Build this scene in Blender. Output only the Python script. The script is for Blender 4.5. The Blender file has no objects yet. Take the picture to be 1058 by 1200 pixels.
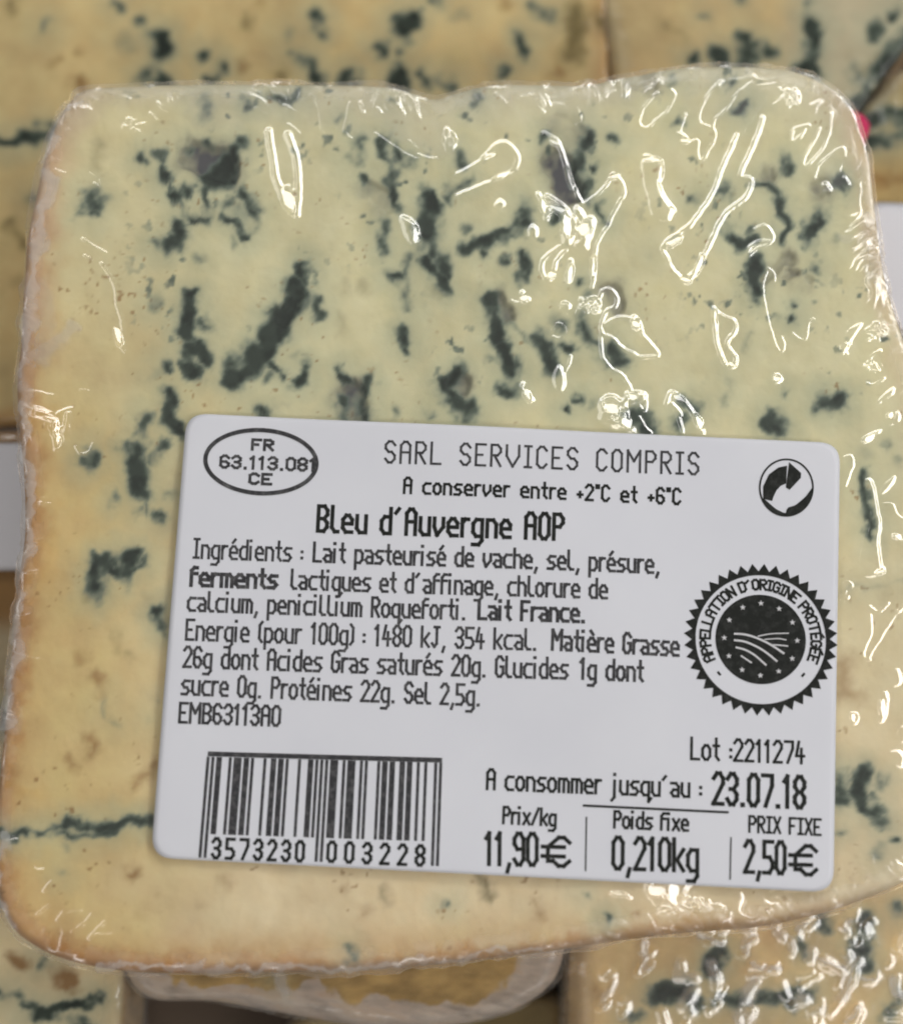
import bpy, math, random
import numpy as np

# ------------------------------------------------------------------ camera, world, lamps, exposure
sc = bpy.context.scene
COL = sc.collection
PW, PH = 1058.0, 1200.0                    # the photograph's own pixel frame
ZF = 0.0515                                # height of the wrapped slab's face above the shelf (metres)
TILT = math.radians(11.7)
DIST = 0.25
HALF = 0.0624                              # half the height seen in the face plane
cd = bpy.data.cameras.new('camera')
cam = bpy.data.objects.new('camera', cd)
COL.objects.link(cam)
cd.sensor_fit = 'VERTICAL'
cd.sensor_height = 24.0
cd.lens = 12.0 * DIST / HALF
CPOS = np.array([0.0, -DIST * math.sin(TILT), ZF + DIST * math.cos(TILT)])
cam.location = CPOS
cam.rotation_euler = (TILT, 0, 0)
cd.clip_start = 0.005
cd.clip_end = 50
cd.dof.use_dof = True
cd.dof.focus_distance = DIST
cd.dof.aperture_fstop = 7.0
sc.camera = cam

world = bpy.data.worlds.new('World')
sc.world = world
world.use_nodes = True
bg = world.node_tree.nodes['Background']
bg.inputs[0].default_value = (1.0, 0.98, 0.95, 1)
bg.inputs[1].default_value = 0.055


def lamp(name, loc, target, sx, sy, power, col=(1, 0.98, 0.95), roll=0.0):
    d = bpy.data.lights.new(name, 'AREA')
    d.shape = 'RECTANGLE'
    d.size, d.size_y = sx, sy
    d.energy = power
    d.color = col
    o = bpy.data.objects.new(name, d)
    COL.objects.link(o)
    from mathutils import Vector
    v = Vector(target) - Vector(loc)
    o.location = loc
    o.rotation_euler = v.to_track_quat('-Z', 'Y').to_euler()
    return o


# the cold counter's ceiling tubes
T = (0, 0, 0.05)
lamp('tube_lamp', (0.58, 0.06, 0.64), T, 1.45, 0.28, 4.4)
lamp('tube_lamp', (-0.82, 0.04, 0.98), T, 1.9, 0.34, 2.0)
lamp('tube_lamp', (0.06, 0.80, 0.70), T, 1.5, 0.28, 3.3)
lamp('tube_lamp', (0.0, -0.80, 1.12), T, 1.8, 0.34, 3.7, (1, 0.94, 0.87))

sc.render.engine = 'CYCLES'
sc.cycles.use_denoising = True
sc.cycles.transparent_max_bounces = 32
sc.cycles.max_bounces = 8
sc.cycles.filter_width = 2.0
sc.view_settings.view_transform = 'Standard'
sc.view_settings.look = 'None'
sc.view_settings.exposure = 0.0
sc.view_settings.gamma = 1.0
sc.view_settings.use_curve_mapping = False

# ------------------------------------------------------------------ pixel <-> plane
FPX = (PH / 2) * DIST / HALF               # focal length in photo pixels
CT, ST = math.cos(TILT), math.sin(TILT)


def at(u, v, z):
    """point on the horizontal plane z that the photo shows at pixel (u, v)"""
    u = np.asarray(u, float); v = np.asarray(v, float)
    xc = (u - PW / 2) / FPX
    yc = (PH / 2 - v) / FPX
    dx, dy, dz = xc, yc * CT + ST, yc * ST - CT
    t = (z - CPOS[2]) / dz
    return CPOS[0] + dx * t, CPOS[1] + dy * t


def to_px(x, y, z):
    X, Y, Z = x - CPOS[0], y - CPOS[1], z - CPOS[2]
    yc = Y * CT + Z * ST
    dep = Y * ST - Z * CT
    return PW / 2 + FPX * X / dep, PH / 2 - FPX * yc / dep


MM = 2 * HALF / PH                         # metres per photo pixel on the face plane

# ------------------------------------------------------------------ noise
_rng = np.random.default_rng(7)
_tab = _rng.random((256, 256))


def vn(x, y, seed=0):
    x = x + seed * 17.31; y = y + seed * 41.77
    xi = np.floor(x).astype(int); yi = np.floor(y).astype(int)
    fx = x - xi; fy = y - yi
    fx = fx * fx * fx * (fx * (fx * 6 - 15) + 10); fy = fy * fy * fy * (fy * (fy * 6 - 15) + 10)
    a = _tab[xi & 255, yi & 255]; b = _tab[(xi + 1) & 255, yi & 255]
    c = _tab[xi & 255, (yi + 1) & 255]; d = _tab[(xi + 1) & 255, (yi + 1) & 255]
    return (a * (1 - fx) + b * fx) * (1 - fy) + (c * (1 - fx) + d * fx) * fy - 0.5


def fbm(x, y, seed=0, octv=4):
    s = 0; a = 1.0
    for i in range(octv):
        s = s + a * vn(x, y, seed + i * 3.7)
        x = x * 2.03 + y * 0.31; y = y * 1.97 - x * 0.13; a *= 0.5
    return s


def smooth(a, b, x):
    t = np.clip((x - a) / (b - a), 0, 1)
    return t * t * (3 - 2 * t)


# ------------------------------------------------------------------ mesh helpers
def link(o, parent=None):
    COL.objects.link(o)
    if parent is not None:
        o.parent = parent
    return o


def raw_mesh(name, verts, quads, mat, parent=None, tris=None, shade=True, cols=None, attrs=None):
    verts = np.asarray(verts, np.float32)
    quads = np.asarray(quads, np.int32).reshape(-1, 4)
    tris = np.zeros((0, 3), np.int32) if tris is None else np.asarray(tris, np.int32).reshape(-1, 3)
    me = bpy.data.meshes.new(name)
    me.vertices.add(len(verts))
    me.vertices.foreach_set('co', verts.ravel())
    nl = quads.size + tris.size
    me.loops.add(nl)
    me.loops.foreach_set('vertex_index', np.concatenate([quads.ravel(), tris.ravel()]))
    npoly = len(quads) + len(tris)
    me.polygons.add(npoly)
    st = np.concatenate([np.arange(len(quads)) * 4, quads.size + np.arange(len(tris)) * 3]).astype(np.int32)
    me.polygons.foreach_set('loop_start', st)
    me.update(calc_edges=True)
    me.validate()
    if shade:
        me.polygons.foreach_set('use_smooth', np.ones(len(me.polygons), bool))
    if cols is not None:
        a = me.color_attributes.new('Col', 'FLOAT_COLOR', 'POINT')
        c = np.ones((len(verts), 4), np.float32); c[:, :3] = cols
        a.data.foreach_set('color', c.ravel())
    for k, vals in (attrs or {}).items():
        a = me.attributes.new(k, 'FLOAT', 'POINT')
        a.data.foreach_set('value', np.asarray(vals, np.float32))
    me.materials.append(mat)
    return link(bpy.data.objects.new(name, me), parent)


def empty(name, loc, label, cat, group=None):
    o = bpy.data.objects.new(name, None)
    COL.objects.link(o)
    o.empty_display_size = 0.01
    o['label'] = label; o['category'] = cat
    if group: o['group'] = group
    return o


def catmull(pts, per=14, closed=True):
    P = np.asarray(pts, float); n = len(P); out = []
    rngi = range(n) if closed else range(n - 1)
    for i in rngi:
        if closed:
            p0, p1, p2, p3 = P[(i - 1) % n], P[i], P[(i + 1) % n], P[(i + 2) % n]
        else:
            p0, p1, p2, p3 = P[max(i - 1, 0)], P[i], P[i + 1], P[min(i + 2, n - 1)]
        for k in range(per):
            t = k / per
            out.append(0.5 * ((2 * p1) + (-p0 + p2) * t + (2 * p0 - 5 * p1 + 4 * p2 - p3) * t * t + (-p0 + 3 * p1 - 3 * p2 + p3) * t ** 3))
    if not closed:
        out.append(P[-1])
    return np.array(out)


class Slab:
    """grid over the inside of an outline: rounded top edge, walls, bottom"""
    def __init__(self, outline_xy, ztop, thick, n, bevel, bevz=None, grow=0.0, walls=5):
        O = np.asarray(outline_xy, float)
        bevz = bevel if bevz is None else bevz
        lo, hi = O.min(0), O.max(0)
        c = (lo + hi) / 2; hw, hh = (hi - lo) / 2
        d = O - c
        ang = np.arctan2(d[:, 1], d[:, 0]); rad = np.hypot(d[:, 0], d[:, 1])
        # ray cast outline radius at fine angles
        A = np.linspace(-np.pi, np.pi, 2881)
        o = np.argsort(ang)
        R = np.interp(A, np.concatenate([ang[o] - 2 * np.pi, ang[o], ang[o] + 2 * np.pi]), np.concatenate([rad[o]] * 3))
        g = np.linspace(-1, 1, n + 1)
        a, b = np.meshgrid(g, g, indexing='xy')
        m = np.maximum(np.abs(a), np.abs(b))
        vx, vy = a * hw, b * hh
        phi = np.arctan2(vy, vx)
        ro = np.interp(phi, A, R) + grow
        mm = np.where(m > 0, m, 1)
        rrect = np.hypot(vx / mm, vy / mm); rrect = np.where(rrect > 0, rrect, 1)
        s = ro / rrect
        self.x = c[0] + vx * s; self.y = c[1] + vy * s
        self.edge = (1 - m) * ro
        e = np.clip(self.edge / bevel, 0, 1)
        drop = bevz * (1 - np.sqrt(np.clip(1 - (1 - e) ** 2, 0, 1)))
        self.z = ztop - drop
        self.ztop, self.thick, self.n, self.bevz, self.c = ztop, thick, n, bevz, c
        self.walls = walls
        self.e01 = e

    def arrays(self, wall_out=0.0):
        n = self.n; N = n + 1
        V = np.stack([self.x, self.y, self.z], -1).reshape(-1, 3)
        idx = np.arange(N * N).reshape(N, N)
        Q = np.stack([idx[:-1, :-1], idx[:-1, 1:], idx[1:, 1:], idx[1:, :-1]], -1).reshape(-1, 4)
        per = np.concatenate([idx[0, :-1], idx[:-1, -1], idx[-1, :0:-1], idx[:0:-1, 0]])
        P = len(per)
        src = [np.arange(N * N)]
        rings = [per]; extra = []
        base = V[per]
        zb = self.ztop - self.thick
        cnt = N * N
        for k in range(1, self.walls + 1):
            t = k / self.walls
            r = base.copy()
            r[:, 2] = base[:, 2] * (1 - t) + zb * t
            f = 1 + wall_out * math.sin(t * math.pi) - (0.012 if k == self.walls else 0)
            r[:, :2] = self.c + (base[:, :2] - self.c) * f
            extra.append(r); src.append(per)
            rings.append(np.arange(cnt, cnt + P)); cnt += P
        qs = [Q]
        for r0, r1 in zip(rings[:-1], rings[1:]):
            qs.append(np.stack([np.roll(r0, -1), r0, r1, np.roll(r1, -1)], -1))
        V = np.concatenate([V] + extra + [np.array([[self.c[0], self.c[1], zb]])])
        src.append(np.array([per[0]]))
        last = rings[-1]
        T = np.stack([np.roll(last, -1), last, np.full(P, cnt)], -1)
        return V, np.concatenate(qs), T, np.concatenate(src)


def outline(px, z, per=14):
    P = catmull(px, per)
    x, y = at(P[:, 0], P[:, 1], z)
    return np.stack([x, y], -1)


def seg_dist(px, py, pts, radii=None):
    """distance (in px) to a polyline; with radii returns distance minus the local radius"""
    best = None
    if len(pts) == 1:
        d = np.hypot(px - pts[0][0], py - pts[0][1])
        return d
    for (ax, ay), (bx, by) in zip(pts[:-1], pts[1:]):
        dx, dy = bx - ax, by - ay
        L = dx * dx + dy * dy + 1e-9
        t = np.clip(((px - ax) * dx + (py - ay) * dy) / L, 0, 1)
        d = np.hypot(px - ax - t * dx, py - ay - t * dy)
        best = d if best is None else np.minimum(best, d)
    return best


def near(px, py, pts, r):
    P = np.asarray(pts, float)
    return np.where((px > P[:, 0].min() - r) & (px < P[:, 0].max() + r) & (py > P[:, 1].min() - r) & (py < P[:, 1].max() + r))[0]


# ------------------------------------------------------------------ materials
def nmat(name):
    m = bpy.data.materials.new(name); m.use_nodes = True
    nt = m.node_tree
    return m, nt, nt.nodes['Principled BSDF'], nt.nodes['Material Output']


def cheese_mat(name, sss=0.12):
    m, nt, p, out = nmat(name)
    at_ = nt.nodes.new('ShaderNodeAttribute'); at_.attribute_name = 'Col'
    tc = nt.nodes.new('ShaderNodeTexCoord')
    n1 = nt.nodes.new('ShaderNodeTexNoise'); n1.inputs['Scale'].default_value = 260; n1.inputs['Detail'].default_value = 5
    n2 = nt.nodes.new('ShaderNodeTexNoise'); n2.inputs['Scale'].default_value = 1400; n2.inputs['Detail'].default_value = 3
    for n_ in (n1, n2): nt.links.new(tc.outputs['Object'], n_.inputs['Vector'])
    mx = nt.nodes.new('ShaderNodeMix'); mx.data_type = 'RGBA'; mx.blend_type = 'OVERLAY'; mx.inputs[0].default_value = 0.22
    nt.links.new(at_.outputs['Color'], mx.inputs[6])
    nt.links.new(n1.outputs['Fac'], mx.inputs[7])
    nt.links.new(mx.outputs[2], p.inputs['Base Color'])
    bp = nt.nodes.new('ShaderNodeBump'); bp.inputs['Strength'].default_value = 0.12; bp.inputs['Distance'].default_value = 0.0004
    nt.links.new(n2.outputs['Fac'], bp.inputs['Height'])
    nt.links.new(bp.outputs['Normal'], p.inputs['Normal'])
    p.inputs['Roughness'].default_value = 0.6
    p.inputs['Specular IOR Level'].default_value = 0.25
    p.inputs['Subsurface Weight'].default_value = sss
    p.inputs['Subsurface Radius'].default_value = (1.0, 0.7, 0.4)
    p.inputs['Subsurface Scale'].default_value = 0.0012
    return m


def film_mat(name, rough=0.07, gain=3.2):
    m, nt, p, out = nmat(name)
    nt.nodes.remove(p)
    tr = nt.nodes.new('ShaderNodeBsdfTransparent'); tr.inputs[0].default_value = (0.955, 0.955, 0.945, 1)
    gl = nt.nodes.new('ShaderNodeBsdfGlossy'); gl.inputs['Roughness'].default_value = rough
    lw = nt.nodes.new('ShaderNodeLayerWeight'); lw.inputs['Blend'].default_value = 0.5
    pw = nt.nodes.new('ShaderNodeMath'); pw.operation = 'POWER'; pw.inputs[1].default_value = 4.0
    nt.links.new(lw.outputs['Facing'], pw.inputs[0])
    mu = nt.nodes.new('ShaderNodeMath'); mu.operation = 'MULTIPLY_ADD'; mu.use_clamp = True
    mu.inputs[1].default_value = 0.3; mu.inputs[2].default_value = 0.045 * gain
    nt.links.new(pw.outputs[0], mu.inputs[0])
    m1 = nt.nodes.new('ShaderNodeAddShader')
    gm = nt.nodes.new('ShaderNodeMath'); gm.operation = 'MULTIPLY'
    fz = nt.nodes.new('ShaderNodeAttribute'); fz.attribute_name = 'frost'
    f1 = nt.nodes.new('ShaderNodeMath'); f1.operation = 'MULTIPLY_ADD'; f1.inputs[1].default_value = -0.72; f1.inputs[2].default_value = 1.0
    nt.links.new(fz.outputs['Fac'], f1.inputs[0])
    nt.links.new(mu.outputs[0], gm.inputs[0]); nt.links.new(f1.outputs[0], gm.inputs[1])
    nt.links.new(gm.outputs[0], gl.inputs['Color'])
    nt.links.new(tr.outputs[0], m1.inputs[0]); nt.links.new(gl.outputs[0], m1.inputs[1])
    df = nt.nodes.new('ShaderNodeBsdfDiffuse'); df.inputs[0].default_value = (0.80, 0.79, 0.78, 1)
    rg = nt.nodes.new('ShaderNodeMath'); rg.operation = 'MULTIPLY_ADD'; rg.use_clamp = True
    rg.inputs[1].default_value = 0.45; rg.inputs[2].default_value = rough
    nt.links.new(fz.outputs['Fac'], rg.inputs[0]); nt.links.new(rg.outputs[0], gl.inputs['Roughness'])
    hz = nt.nodes.new('ShaderNodeAttribute'); hz.attribute_name = 'haze'
    m2 = nt.nodes.new('ShaderNodeMixShader')
    nt.links.new(hz.outputs['Fac'], m2.inputs[0]); nt.links.new(m1.outputs[0], m2.inputs[1]); nt.links.new(df.outputs[0], m2.inputs[2])
    nt.links.new(m2.outputs[0], out.inputs['Surface'])
    return m


M_CHEESE = cheese_mat('blue_cheese')
M_FILM = film_mat('cling_film', 0.18, 6.6)
M_FILM2 = film_mat('loose_film', 0.12, 3.0)
M_FILM3 = film_mat('tight_film', 0.15, 1.2)
M_FILM4 = film_mat('crumpled_film', 0.25, 6.0)


def paper_mat():
    m, nt, p, out = nmat('label_paper')
    tc = nt.nodes.new('ShaderNodeTexCoord')
    n1 = nt.nodes.new('ShaderNodeTexNoise'); n1.inputs['Scale'].default_value = 90; n1.inputs['Detail'].default_value = 6
    nt.links.new(tc.outputs['Object'], n1.inputs['Vector'])
    r = nt.nodes.new('ShaderNodeValToRGB')
    r.color_ramp.elements[0].position = 0.3; r.color_ramp.elements[0].color = (0.79, 0.805, 0.875, 1)
    r.color_ramp.elements[1].position = 0.7; r.color_ramp.elements[1].color = (0.825, 0.84, 0.905, 1)
    nt.links.new(n1.outputs['Fac'], r.inputs[0]); nt.links.new(r.outputs[0], p.inputs['Base Color'])
    p.inputs['Roughness'].default_value = 0.55
    p.inputs['Specular IOR Level'].default_value = 0.3
    return m


def ink_mat(name, col, worn=0.25):
    """thermal print: dark ink with small faded spots"""
    m, nt, p, out = nmat(name)
    tc = nt.nodes.new('ShaderNodeTexCoord')
    n1 = nt.nodes.new('ShaderNodeTexNoise'); n1.inputs['Scale'].default_value = 1500; n1.inputs['Detail'].default_value = 3
    nt.links.new(tc.outputs['Object'], n1.inputs['Vector'])
    r = nt.nodes.new('ShaderNodeValToRGB')
    r.color_ramp.elements[0].position = 0.45; r.color_ramp.elements[0].color = (*col, 1)
    r.color_ramp.elements[1].position = 0.8
    r.color_ramp.elements[1].color = (*[c + worn * (0.5 - c) for c in col], 1)
    nt.links.new(n1.outputs['Fac'], r.inputs[0]); nt.links.new(r.outputs[0], p.inputs['Base Color'])
    p.inputs['Roughness'].default_value = 0.6
    p.inputs['Specular IOR Level'].default_value = 0.2
    return m


M_PAPER = paper_mat()
M_INK = ink_mat('black_ink', (0.018, 0.020, 0.018), 0.06)
M_INKG = ink_mat('faded_ink', (0.05, 0.05, 0.055), 0.22)
M_INKW = ink_mat('blank_print', (0.72, 0.72, 0.75), 0.2)

# ------------------------------------------------------------------ cheese colouring
DARK = np.array([0.010, 0.019, 0.012]); TEAL = np.array([0.15, 0.20, 0.17]); PIT = np.array([0.085, 0.085, 0.095])
OLIVE = np.array([0.10, 0.075, 0.012]); BROWN = np.array([0.26, 0.12, 0.022])


def paint(px, py, base, strokes, seed=0, warp=4.5, specks=None, grow=1.15):
    """base colours (k,3) -> base with mould veins and any painted fold shadow; also returns a depth field for the pits"""
    wx = px + warp * 2.2 * fbm(px / 17, py / 17, 11 + seed, 4)
    wy = py + warp * 2.2 * fbm(px / 17, py / 17, 23 + seed, 4)
    f = {k: np.zeros(len(px)) for k in 'moqb'}
    halo = np.zeros(len(px)); depth = np.zeros(len(px))
    speck = fbm(px / 12, py / 12, 5 + seed, 3)
    clump = fbm(px / 20, py / 20, 19 + seed, 3)
    for st in strokes:
        kind = st[0]
        r, s = st[1], st[2]
        pts = st[3:]
        pts = list(zip(pts[0::2], pts[1::2]))
        I = near(px, py, pts, r + 34)
        if len(I) == 0: continue
        d = seg_dist(wx[I], wy[I], pts)
        r = r * (grow + (0.14 if r >= 6 else 0)) + 1.6
        soft = 6.8 + 0.48 * r
        val = s * smooth(r + soft * 0.75, r - soft, d + 4.2 * speck[I]) * np.clip(0.92 + 0.9 * clump[I], 0.25, 1.12)
        key = {'m': 'm', 'o': 'o', 'b': 'b', 'p': 'q'}[kind]
        f[key][I] = np.maximum(f[key][I], val)
        if kind in 'mp':
            halo[I] = np.maximum(halo[I], 0.5 * s * smooth(r + 32, r, d))
            if kind == 'p': depth[I] = np.maximum(depth[I], s * smooth(r, r - 6, d))
    if specks is not None:
        sp = smooth(0.30, 0.52, fbm(px / 13, py / 13, 63 + seed, 3)) * smooth(-0.1, 0.25, fbm(px / 90, py / 90, 64 + seed, 2)) * specks(px, py)
        f['m'] = np.maximum(f['m'], 0.45 * sp)
        pin = smooth(0.42, 0.60, fbm(px / 7, py / 7, 67 + seed, 2)) * smooth(0.0, 0.3, fbm(px / 60, py / 60, 68 + seed, 2))
        f['b'] = np.maximum(f['b'], 0.6 * pin)
    c = base.copy()
    h = (halo * 0.9)[:, None]
    c = c * (1 - h) + np.array([0.37, 0.42, 0.30]) * h
    def blend(c, colr, fac): return c * (1 - fac[:, None]) + colr * fac[:, None]
    c = blend(c, BROWN, np.clip(f['b'] * 1.45, 0, 1) * 0.85)
    c = blend(c, OLIVE, np.clip(f['o'], 0, 1) * 0.85)
    c = blend(c, PIT, np.clip(f['q'] * 1.2, 0, 1))
    mm = f['m'] * (1.0 + 0.35 * speck)
    c = blend(c, TEAL, smooth(0.03, 0.55, mm) * 0.85)
    body = smooth(-0.30, 0.28, fbm(px / 15, py / 15, 77 + seed, 4))
    c = blend(c, np.array([0.055, 0.085, 0.062]), smooth(0.30, 0.75, mm) * 0.9)
    c = blend(c, DARK, smooth(0.36, 0.90, mm) * (0.70 + 0.29 * body))
    return c, depth


# ------------------------------------------------------------------ the setting: shelf
def plain(name, col, rough=0.5, scale=60, amt=0.3):
    m, nt, p, out = nmat(name)
    tc = nt.nodes.new('ShaderNodeTexCoord')
    n1 = nt.nodes.new('ShaderNodeTexNoise'); n1.inputs['Scale'].default_value = scale; n1.inputs['Detail'].default_value = 6
    nt.links.new(tc.outputs['Object'], n1.inputs['Vector'])
    r = nt.nodes.new('ShaderNodeValToRGB')
    r.color_ramp.elements[0].position = 0.3; r.color_ramp.elements[0].color = (*[c * (1 - amt) for c in col], 1)
    r.color_ramp.elements[1].position = 0.7; r.color_ramp.elements[1].color = (*[min(1, c * (1 + amt)) for c in col], 1)
    nt.links.new(n1.outputs['Fac'], r.inputs[0]); nt.links.new(r.outputs[0], p.inputs['Base Color'])
    p.inputs['Roughness'].default_value = rough
    return m


M_SHELF = plain('brown_shelf_liner', (0.16, 0.12, 0.09), 0.35, 30)
v = np.array([(-0.6, -0.5, 0), (0.6, -0.5, 0), (0.6, 0.5, 0), (-0.6, 0.5, 0)], float)
sh = raw_mesh('shelf', v, [(0, 1, 2, 3)], M_SHELF, shade=False)
sh['kind'] = 'structure'


# ------------------------------------------------------------------ film
def film_part(root, oxy, ztop, thick, n, bevel, ridges, mat, zplane, crinkle=0.0, crinkle_scale=30, haze_edge=0.22, haze_base=0.015,
              haze_strokes=(), seed=0, gap=0.0003, bumps=(), pleat=0.0005, patches=()):
    S = Slab(oxy, ztop + gap, thick + gap - 0.0002, n, bevel, grow=0.0005, walls=10)
    x, y = S.x.ravel(), S.y.ravel()
    px, py = to_px(x, y, np.full_like(x, zplane))
    h = np.zeros(len(px))
    wx = px + 1.6 * fbm(px / 13, py / 13, 31 + seed, 3); wy = py + 1.6 * fbm(px / 13, py / 13, 37 + seed, 3)
    for w, k, *pts in ridges:
        P = list(zip(pts[0::2], pts[1::2]))
        I = near(px, py, P, w * 4 + 10)
        if len(I) == 0: continue
        if len(P) > 2:
            closed = P[0] == P[-1]
            P = [tuple(q) for q in (catmull(P[:-1], 4, True) if closed else catmull(P, 4, False))]
            if closed: P.append(P[0])
        d = seg_dist(wx[I], wy[I], P)
        if P[0] == P[-1] and len(P) > 3:      # closed: a blister with a steep rim
            ins = np.zeros(len(I), bool)
            for (ax, ay), (bx, by) in zip(P[:-1], P[1:]):
                if ay != by:
                    c_ = (ay > wy[I]) != (by > wy[I])
                    ins ^= c_ & (wx[I] < (bx - ax) * (wy[I] - ay) / (by - ay) + ax)
            sd = np.where(ins, d, -d)
            sig = w * 0.72
            h[I] = np.maximum(h[I], k * 1.03 * sig * MM * 0.5 * (1 + np.tanh(sd / sig)))
        else:
            sig = w * 0.46
            h[I] = np.maximum(h[I], 0.90 * k * sig * MM * np.exp(-(d / sig) ** 2 / 2))
    for cx, cy, r, k in bumps:            # crumpled spots of film
        I = near(px, py, [(cx, cy)], r * 1.3)
        if len(I) == 0: continue
        d = np.hypot(px[I] - cx, py[I] - cy) / r
        h[I] += smooth(1.1, 0.3, d) * k * MM * 9 * np.abs(fbm(px[I] / 12, py[I] / 12, 51 + seed, 3))
    for cx, cy, rx, ry, rot, L in patches:   # added film facets, slant solved to mirror a lamp into the camera as glints
        I = near(px, py, [(cx, cy)], max(rx, ry) * 1.4)
        if len(I) == 0: continue
        p0 = np.array([*at(cx, cy, zplane), zplane]); L = np.array(L)
        hv = (CPOS - p0) / np.linalg.norm(CPOS - p0) + (L - p0) / np.linalg.norm(L - p0)
        gx, gy = -hv[0] / hv[2], -hv[1] / hv[2]
        ca, sa = math.cos(rot), math.sin(rot)
        ux, uy = wx[I] - cx, wy[I] - cy
        d = np.hypot((ux * ca + uy * sa) / rx, (-ux * sa + uy * ca) / ry) + 0.35 * fbm(px[I] / 8, py[I] / 8, 57 + seed, 3)
        mk = smooth(1.15, 0.75, d)
        lift = math.hypot(gx, gy) * max(rx, ry) * MM * 0.6
        h[I] = h[I] * (1 - mk) + mk * np.maximum(lift + gx * (x[I] - p0[0]) + gy * (y[I] - p0[1]), 0)
    if crinkle > 0:
        q = fbm(px / crinkle_scale, py / crinkle_scale, 61 + seed, 4)
        q2 = fbm(px / crinkle_scale / 0.45 + q * 2, py / crinkle_scale / 0.9, 71 + seed, 3)
        h += crinkle * MM * crinkle_scale * (np.abs(q) + 0.6 * np.abs(q2)) * smooth(0.0, 1.0, S.e01.ravel() + 0.4)
    # slow unevenness of the stretched film and gathers at the rim
    h += 0.00012 * fbm(px / 90, py / 90, 81 + seed, 2)
    rim = smooth(1.0, 0.0, S.e01.ravel())
    ang = np.arctan2(y - S.c[1], x - S.c[0])
    em = S.edge.ravel()
    wob = ang + 0.10 * fbm(px / 60, py / 60, 93, 3)
    side_w = np.clip(0.25 + 0.75 * smooth(620, 950, px) + 0.5 * smooth(260, 90, py), 0, 1) * (0.3 + 0.7 * smooth(-0.2, 0.25, fbm(px / 70, py / 70, 92 + seed, 2)))
    h += smooth(0.0075, 0.0005, em) * side_w * pleat * np.abs(fbm(wob * 24, em * 190, 91 + seed, 3))
    h += rim * 0.35 * side_w * pleat * fbm(px / 10, py / 10, 95 + seed, 3)
    push = (smooth(0.004, 0.0, em) * (0.00005 + 0.0006 * fbm(wob * 17, em * 60, 99 + seed, 3))) * (pleat / 0.0009)
    rr = np.hypot(x - S.c[0], y - S.c[1]) + 1e-6
    S.x = S.x + ((x - S.c[0]) / rr * push).reshape(S.x.shape)
    S.y = S.y + ((y - S.c[1]) / rr * push).reshape(S.y.shape)
    S.z = S.z + h.reshape(S.z.shape)
    hz = haze_base + haze_edge * smooth(1.0, 0.0, S.e01.ravel()) * (0.6 + 0.9 * fbm(px / 22, py / 22, 97 + seed, 3))
    wx = px + 16 * fbm(px / 30, py / 30, 33 + seed, 4); wy = py + 16 * fbm(px / 30, py / 30, 35 + seed, 4)
    for r, s, *pts in haze_strokes:
        P = list(zip(pts[0::2], pts[1::2]))
        I = near(px, py, P, r * 1.5)
        if len(I): hz[I] = np.maximum(hz[I], s * smooth(r * 1.3, r * 0.4, seg_dist(wx[I], wy[I], P)))
    hz = np.clip(hz, 0, 0.8)
    fr = smooth(0.0040, 0.0012, em) * smooth(-0.42, 0.10, fbm(px / 16, py / 16, 58 + seed, 3)) * (1 - 0.55 * smooth(900, 1000, px) * smooth(700, 500, py))
    V, Q, T_, src = S.arrays(0.004)
    fr = np.concatenate([fr, np.full(len(V) - len(fr), 0.8)])
    hz = np.concatenate([hz, np.full(len(V) - len(hz), haze_base + haze_edge * 0.7)])
    return raw_mesh('plastic_wrap', V, Q, mat, root, T_, attrs={'haze': hz, 'frost': fr})


def cheese_part(root, oxy, ztop, thick, n, bevel, base_fn, strokes, zplane, seed=0, pit=0.0012, rough=0.0002, mat=None, side=None, name='cheese', specks=None):
    S = Slab(oxy, ztop, thick, n, bevel, walls=8)
    x, y = S.x.ravel(), S.y.ravel()
    px, py = to_px(x, y, np.full_like(x, zplane))
    base = base_fn(px, py, S.edge.ravel(), S.e01.ravel())
    c, dep = paint(px, py, base, strokes, seed, specks=specks, grow=1.28 if specks is not None else 1.4)
    keep = smooth(0.0, 0.8, S.e01.ravel())
    S.z = S.z + (-pit * dep * keep + rough * fbm(px / 30, py / 30, 3 + seed, 4)).reshape(S.z.shape)
    V, Q, T_, src = S.arrays(0.006)
    cc = c[src]
    if side is not None:
        k = len(px)
        nn = fbm(V[k:, 0] * 600, V[k:, 1] * 600 + V[k:, 2] * 900, 13 + seed, 3)[:, None]
        cc[k:] = np.array(side) * (1 + 0.5 * nn)
    return raw_mesh(name, V, Q, mat or M_CHEESE, root, T_, cols=np.clip(cc, 0.003, 0.95))


# ------------------------------------------------------------------ the price-labelled slab (front of the picture)
MAIN = [(100, 110), (140, 106), (220, 103), (330, 103), (440, 105), (485, 113), (510, 120), (560, 106), (620, 103), (680, 104), (730, 95),
        (790, 85), (860, 82), (920, 86), (965, 103), (995, 132), (1008, 165), (1017, 200), (1024, 255), (1031, 310), (1040, 350), (1056, 400),
        (1072, 460), (1086, 560), (1096, 680), (1104, 800), (1106, 900), (1102, 970), (1085, 1012), (1056, 1034), (1010, 1054), (960, 1070), (890, 1084), (820, 1089), (740, 1098),
        (690, 1106), (640, 1113), (580, 1121), (520, 1127), (440, 1134), (380, 1137), (300, 1138), (200, 1139), (130, 1135), (72, 1122), (40, 1106), (18, 1088),
        (4, 1058), (-4, 1010), (-2, 950), (4, 890), (10, 830), (16, 765), (23, 690), (31, 625), (30, 560), (25, 505), (22, 455), (27, 400), (30, 340), (35, 280), (45, 230),
        (56, 180), (75, 135)]

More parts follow.
